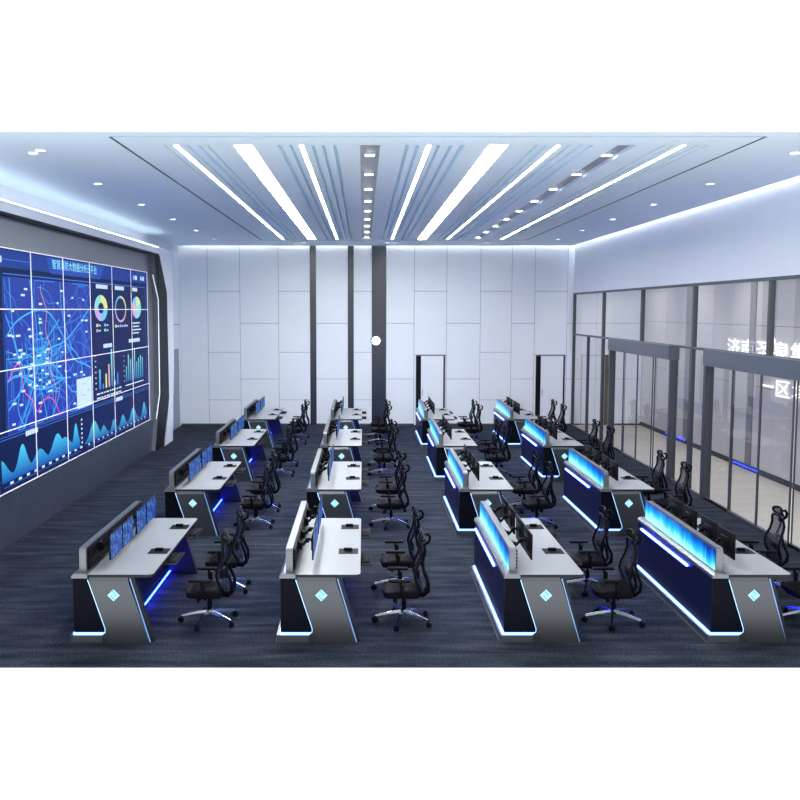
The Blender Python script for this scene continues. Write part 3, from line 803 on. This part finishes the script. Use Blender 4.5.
    for yc in (.98, 2.29):
        tr_ = MB(); tr_.rbox((.95, yc, .690), (.22, .57, .012), .005, 1); tr_.box(.87, .93, yc - .29, yc - .27, .695, .735).box(.87, .93, yc + .27, yc + .29, .695, .735)
        tr_.box(1.05, 1.06, yc - .285, yc + .285, .684, .705)
        tr_ = tr_.build('keyboard_tray', M['grey_tray'], d)
        kb = MB().rbox((.985, yc, .705), (.10, .42, .016), .004, 1)
        kb.build('keyboard', M['keys'], tr_)
    # modesty panel and the blue light line at its foot
    mp_ = MB().prism([(.36, .725), (.52, .11), (.54, .11), (.38, .725)], 1, .12, DL - .12).build('modesty_panel', M['navy'], d)
    MB().box(.545, .565, .13, DL - .13, .045, .054).build('light_line', M['led_b'], mp_)
    MB().box(.44, .56, .12, DL - .12, .0, .042).build('foot_rail', M['dark_side'], mp_)
    return d
desk = make_desk()

# monitor: origin on the rail, screen faces the seat (+x)
def make_monitor():
    o = empty('monitor')
    b_ = MB().rbox((.0, 0, 0), (.018, .525, .295), .006, 2); b_.rbox((-.016, 0, 0), (.02, .24, .15), .008, 2)
    b_ = b_.build('casing', M['matblack'], o)
    MB().box(.0085, .0095, -.252, .252, -.137, .137).build('screen', M['mon'], b_)
    b_.location = (.175, 0, .095)
    a_ = MB()
    a_.tube([(.0, 0, .05), (.05, .02, .06), (.09, .03, .11), (.125, .02, .125), (.15, 0, .115), (.165, 0, .10)], .016, 8)
    a_.cyl((.02, .005, .05), .022, .09, 2, 12); a_.cyl((.10, .028, .11), .022, .05, 2, 12)
    a_.rbox((.158, 0, .10), (.012, .10, .10), .004, 1)
    a_.build('arm', M['plastic'], o)
    MB().rbox((-.008, 0, .05), (.022, .07, .12), .005, 1).build('clamp', M['plastic'], o)
    return o
mon = make_monitor()

# ------------------------------------------------------------------ task chair (faces -x)
def make_chair():
    from mathutils import Matrix
    o = empty('office_chair')
    s = MB()
    bm = bmesh.new(); bmesh.ops.create_cube(bm, size=1)
    bmesh.ops.subdivide_edges(bm, edges=bm.edges[:], cuts=5, use_grid_fill=True)
    for v in bm.verts:
        x, y, z = v.co * 2
        k = lambda a, b_: a * math.sqrt(max(0, 1 - b_ * b_ * .22))
        X, Y, Z = k(x, y), k(y, x), z
        if z > .99: Z = z * (1 - .25 * x ** 4 - .25 * y ** 4) + .12 * y * y
        if z > .9 and x < -.5: Z -= .35 * (-x - .5) * 2
        X *= (1 - .04 * (z * z)); Y *= (1 - .03 * z * z)
        v.co = Vector((X * .225 - .015, Y * .245, Z * .042 + .395))
    bm.verts.index_update()
    s.add([v.co for v in bm.verts], [[v.index for v in f.verts] for f in bm.faces], 0, True); bm.free()
    seat = s.build('seat', M['leather'], o)
    MB().rbox((.0, 0, .35), (.36, .38, .03), .012, 2).build('seat_pan', M['plastic'], seat)
    # mechanism, lever, gas lift
    mc_ = MB().rbox((.03, 0, .325), (.26, .16, .05), .015, 2).tube([(-.06, -.05, .33), (-.08, -.24, .32), (-.08, -.27, .31)], .009, 6)
    mc_.cyl((-.09, -.12, .30), .022, .06, 1, 12)
    mc_.build('mechanism', M['plastic'], o)
    MB().cyl((.02, 0, .20), .03, .10, seg=14).cyl((.02, 0, .28), .018, .10, seg=12).build('gas_lift', M['plastic'], o)
    # star base
    st = MB().cyl((.02, 0, .135), .042, .06, seg=16, r2=.034).build('base_hub', M['chrome'], o)
    for k in range(5):
        a_ = R(180 + 72 * k); c_, s_ = math.cos(a_), math.sin(a_)
        lg = MB()
        P = lambda r, z, w=0: (.02 + c_ * r - s_ * w, s_ * r + c_ * w, z)
        secs = [(.03, .15, .118, .019), (.15, .135, .105, .014), (.27, .107, .082, .011), (.335, .092, .072, .010)]
        vs = []
        for r_, zt, zb, w in secs: vs += [P(r_, zb, -w), P(r_, zb, w), P(r_, zt, w * .7), P(r_, zt, -w * .7)]
        fs = [(0, 3, 2, 1), (12, 13, 14, 15)]
        for i in range(3):
            for j in range(4): fs.append((i * 4 + j, i * 4 + (j + 1) % 4, i * 4 + 4 + (j + 1) % 4, i * 4 + 4 + j))
        lg = lg.add(vs, fs).build('leg', M['chrome'], o)
        ca = MB(); cx_, cy_, _ = P(.335, 0)
        ta = a_ + .7
        for w in (-.017, .017):
            d_ = Vector((-math.sin(ta), math.cos(ta), 0)) * w
            p0 = Vector((cx_, cy_, .031)) + d_ + Vector((math.cos(ta), math.sin(ta), 0)) * .01
            n_ = d_.normalized() * .010
            ca.tube([p0 - n_, p0 + n_], .030, 14)
        ca.cyl((cx_, cy_, .062), .014, .03, seg=10)
        ca.build('caster', M['plastic'], lg)
    # arms
    for sg in (-1, 1):
        ar = MB()
        ar.tube([(.02, sg * .10, .345), (.01, sg * .23, .345), (-.005, sg * .268, .38), (-.02, sg * .272, .46), (-.03, sg * .272, .555)], [.016, .018, .02, .02, .016], 8)
        ar.rbox((-.01, sg * .272, .46), (.045, .03, .14), .008, 2)
        ar = ar.build('armrest', M['plastic'], o)
        MB().rbox((-.045, sg * .268, .572), (.25, .085, .028), .012, 2).build('arm_pad', M['leather'], ar)
    # back: side rails in an S, woven sheet between, spine behind
    prof = [(.215, .385), (.19, .45), (.15, .54), (.135, .62), (.155, .70), (.195, .79), (.215, .88), (.205, .96), (.19, .995)]
    wid = [.13, .17, .205, .215, .205, .19, .185, .165, .10]
    fr2 = MB()
    loop = [(x + (.03 if False else 0), -w, z) for (x, z), w in zip(prof, wid)] + [(.195, 0, 1.005)] + [(x, w, z) for (x, z), w in reversed(list(zip(prof, wid)))] + [(.225, 0, .37)]
    fr2.tube(loop, .016, 8, closed=True)
    bk = fr2.build('backrest_frame', M['plastic'], o)
    ms = MB(); nv = 7
    vs = []
    for (x, z), w in zip(prof, wid):
        for j in range(nv):
            t = -1 + 2 * j / (nv - 1); vs.append((x + .035 * (1 - t * t), t * w, z))
    fs = [(i * nv + j, i * nv + j + 1, (i + 1) * nv + j + 1, (i + 1) * nv + j) for i in range(len(prof) - 1) for j in range(nv - 1)]
    ms.add(vs, fs, 0, True).build('mesh_back', M['mesh'], bk)
    lm = MB().rbox((.185, 0, .60), (.03, .27, .10), .014, 2).build('lumbar_pad', M['plastic'], bk)
    sp_ = MB()
    for sg in (-1, 1):
        sp_.tube([(.12, sg * .03, .335), (.25, sg * .05, .335), (.305, sg * .09, .40), (.30, sg * .13, .50), (.25, sg * .11, .62), (.235, sg * .07, .74), (.27, sg * .05, .86), (.26, sg * .03, .93)],
                 [.02, .022, .022, .02, .018, .016, .015, .013], 8)
    sp_.rbox((.235, 0, .72), (.05, .18, .035), .012, 2); sp_.rbox((.25, 0, .93), (.04, .10, .05), .012, 2)
    sp_.build('spine', M['plastic'], o)
    # headrest: hollow loop with pad and curved stem
    hd = MB()
    hl = []
    for k in range(20):
        a_ = k * 2 * PI / 20; cy_ = math.copysign(abs(math.cos(a_)) ** .7, math.cos(a_)) * .135; cz_ = math.copysign(abs(math.sin(a_)) ** .8, math.sin(a_)) * .052
        hl.append((.20 + .045 * (1 - (cy_ / .135) ** 2) - cz_ * .35, cy_, 1.045 + cz_))
    hd.tube(hl, .016, 8, closed=True)
    hd = hd.build('headrest', M['plastic'], o)
    vs = []
    for zz in (-1, 0, 1):
        for j in range(7):
            t = -1 + j / 3; vs.append((.20 + .045 * (1 - t * t) - zz * .045 * .35, t * .125, 1.045 + zz * .045 * (1 - .3 * t * t)))
    MB().add(vs, [(i * 7 + j, i * 7 + j + 1, i * 7 + 8 + j, i * 7 + 7 + j) for i in range(2) for j in range(6)], 0, True).build('headrest_mesh', M['mesh'], hd)
    MB().tube([(.26, 0, .93), (.315, 0, .965), (.325, 0, 1.02), (.30, 0, 1.055), (.265, 0, 1.05)], [.018, .02, .02, .018, .014], 8).build('headrest_stem', M['plastic'], hd)
    return o
chair = make_chair()

# ------------------------------------------------------------------ place desks, monitors, chairs
colx = [-3.26, -.97, 1.505, 3.797]
skew = [(0, -.025, -.04, -.06), (0, -.006, -.012, -.02), (0, .005, .005, .005), (0, .01, .015, .015)]
CN = ['line beside the video wall', 'second line from the video wall', 'second line from the glass partition', 'line beside the glass partition']
RN = ['front', 'second', 'third', 'rearmost']
for kk in (desk, mon, chair):
    def reg(o):
        KIDS[o.name] = list(o.children)
        for c in o.children: reg(c)
    bpy.context.view_layer.update(); reg(kk)
KIDS.clear()
def snap(o):
    return (o, [snap(c) for c in o.children])
def clone(t, parent=None):
    o, kids = t
    c = o.copy(); COL.objects.link(c)
    if parent is not None: c.parent = parent
    for k in kids: clone(k, c)
    return c
T_desk, T_mon, T_chair = snap(desk), snap(mon), snap(chair)
fd = fmn = fc = True
monv = [.56, 1.11, 1.80, 2.36]
rr_ = random.Random(3)
for ci, x in enumerate(colx):
    for ri in range(4):
        y = 10.22 + 5.0 * ri; x = colx[ci] + skew[ci][ri]
        d = desk if fd else clone(T_desk); fd = False
        d.location = (x, y, 0)
        look = 'white-topped control desk' if ci < 2 else 'cyan-crested control desk'
        tag(d, '%s, %s in the %s' % (look, RN[ri], CN[ci]), 'control desk', 'control desks in four lines')
        for mi_, v in enumerate(monv):
            q = mon if fmn else clone(T_mon); fmn = False
            q.location = (x + .19 - .0, y + v, .905)
            tag(q, '%s monitor from camera, %s desk, %s' % (['first', 'second', 'third', 'fourth'][mi_].capitalize(), RN[ri], CN[ci]), 'monitor', 'desk monitors on arms')
            q.location.x = x + .215
        for k, v in enumerate((.71, 2.03)):
            q = chair if fc else clone(T_chair); fc = False
            q.location = (x + 1.42, y + v, 0)
            tag(q, 'mesh chair at the %s seat of the %s desk, %s' % (['near', 'far'][k], RN[ri], CN[ci]), 'office chair', 'black office chairs at the desks')

# ------------------------------------------------------------------ camera, world, colour
cam = bpy.data.cameras.new('camera'); co = bpy.data.objects.new('camera', cam); COL.objects.link(co)
cam.sensor_width = 36; cam.lens = 950 / 800 * 36; cam.shift_x = .045; cam.clip_end = 200
co.location = (0, 0, 3.67); co.rotation_euler = (PI / 2 - math.atan(90 / 950), 0, 0)
sc.camera = co
w = bpy.data.worlds.new('white surroundings'); sc.world = w; w.use_nodes = True
bg = w.node_tree.nodes['Background']; bg.inputs[0].default_value = (.92, .965, 1, 1)
wt = w.node_tree
tcw = wt.nodes.new('ShaderNodeTexCoord'); spw = wt.nodes.new('ShaderNodeSeparateXYZ'); mrw = wt.nodes.new('ShaderNodeMapRange')
mrw.inputs['From Min'].default_value = -.02; mrw.inputs['From Max'].default_value = -.25
mrw.inputs['To Min'].default_value = .9; mrw.inputs['To Max'].default_value = 1.2     # added brightness below the horizon, lights the ceiling through the open front
wt.links.new(tcw.outputs['Generated'], spw.inputs[0]); wt.links.new(spw.outputs[2], mrw.inputs['Value']); wt.links.new(mrw.outputs[0], bg.inputs[1])
vs_ = sc.view_settings; vs_.view_transform = 'Standard'; vs_.look = 'None'; vs_.exposure = .92; vs_.gamma = 1; vs_.use_curve_mapping = False
for m_ in bpy.data.materials:
    if m_.use_nodes and 'Principled BSDF' in m_.node_tree.nodes and not m_.name.startswith(('lamp', 'slim lamp', 'cove', 'corridor fill lamp', 'downlight', 'round lamp')):
        bsdf(m_).inputs['Emission Strength'].default_value *= .6
sc.cycles.max_bounces = 9; sc.cycles.diffuse_bounces = 7; sc.cycles.glossy_bounces = 4; sc.cycles.transparent_max_bounces = 16
sc.cycles.sample_clamp_indirect = 6
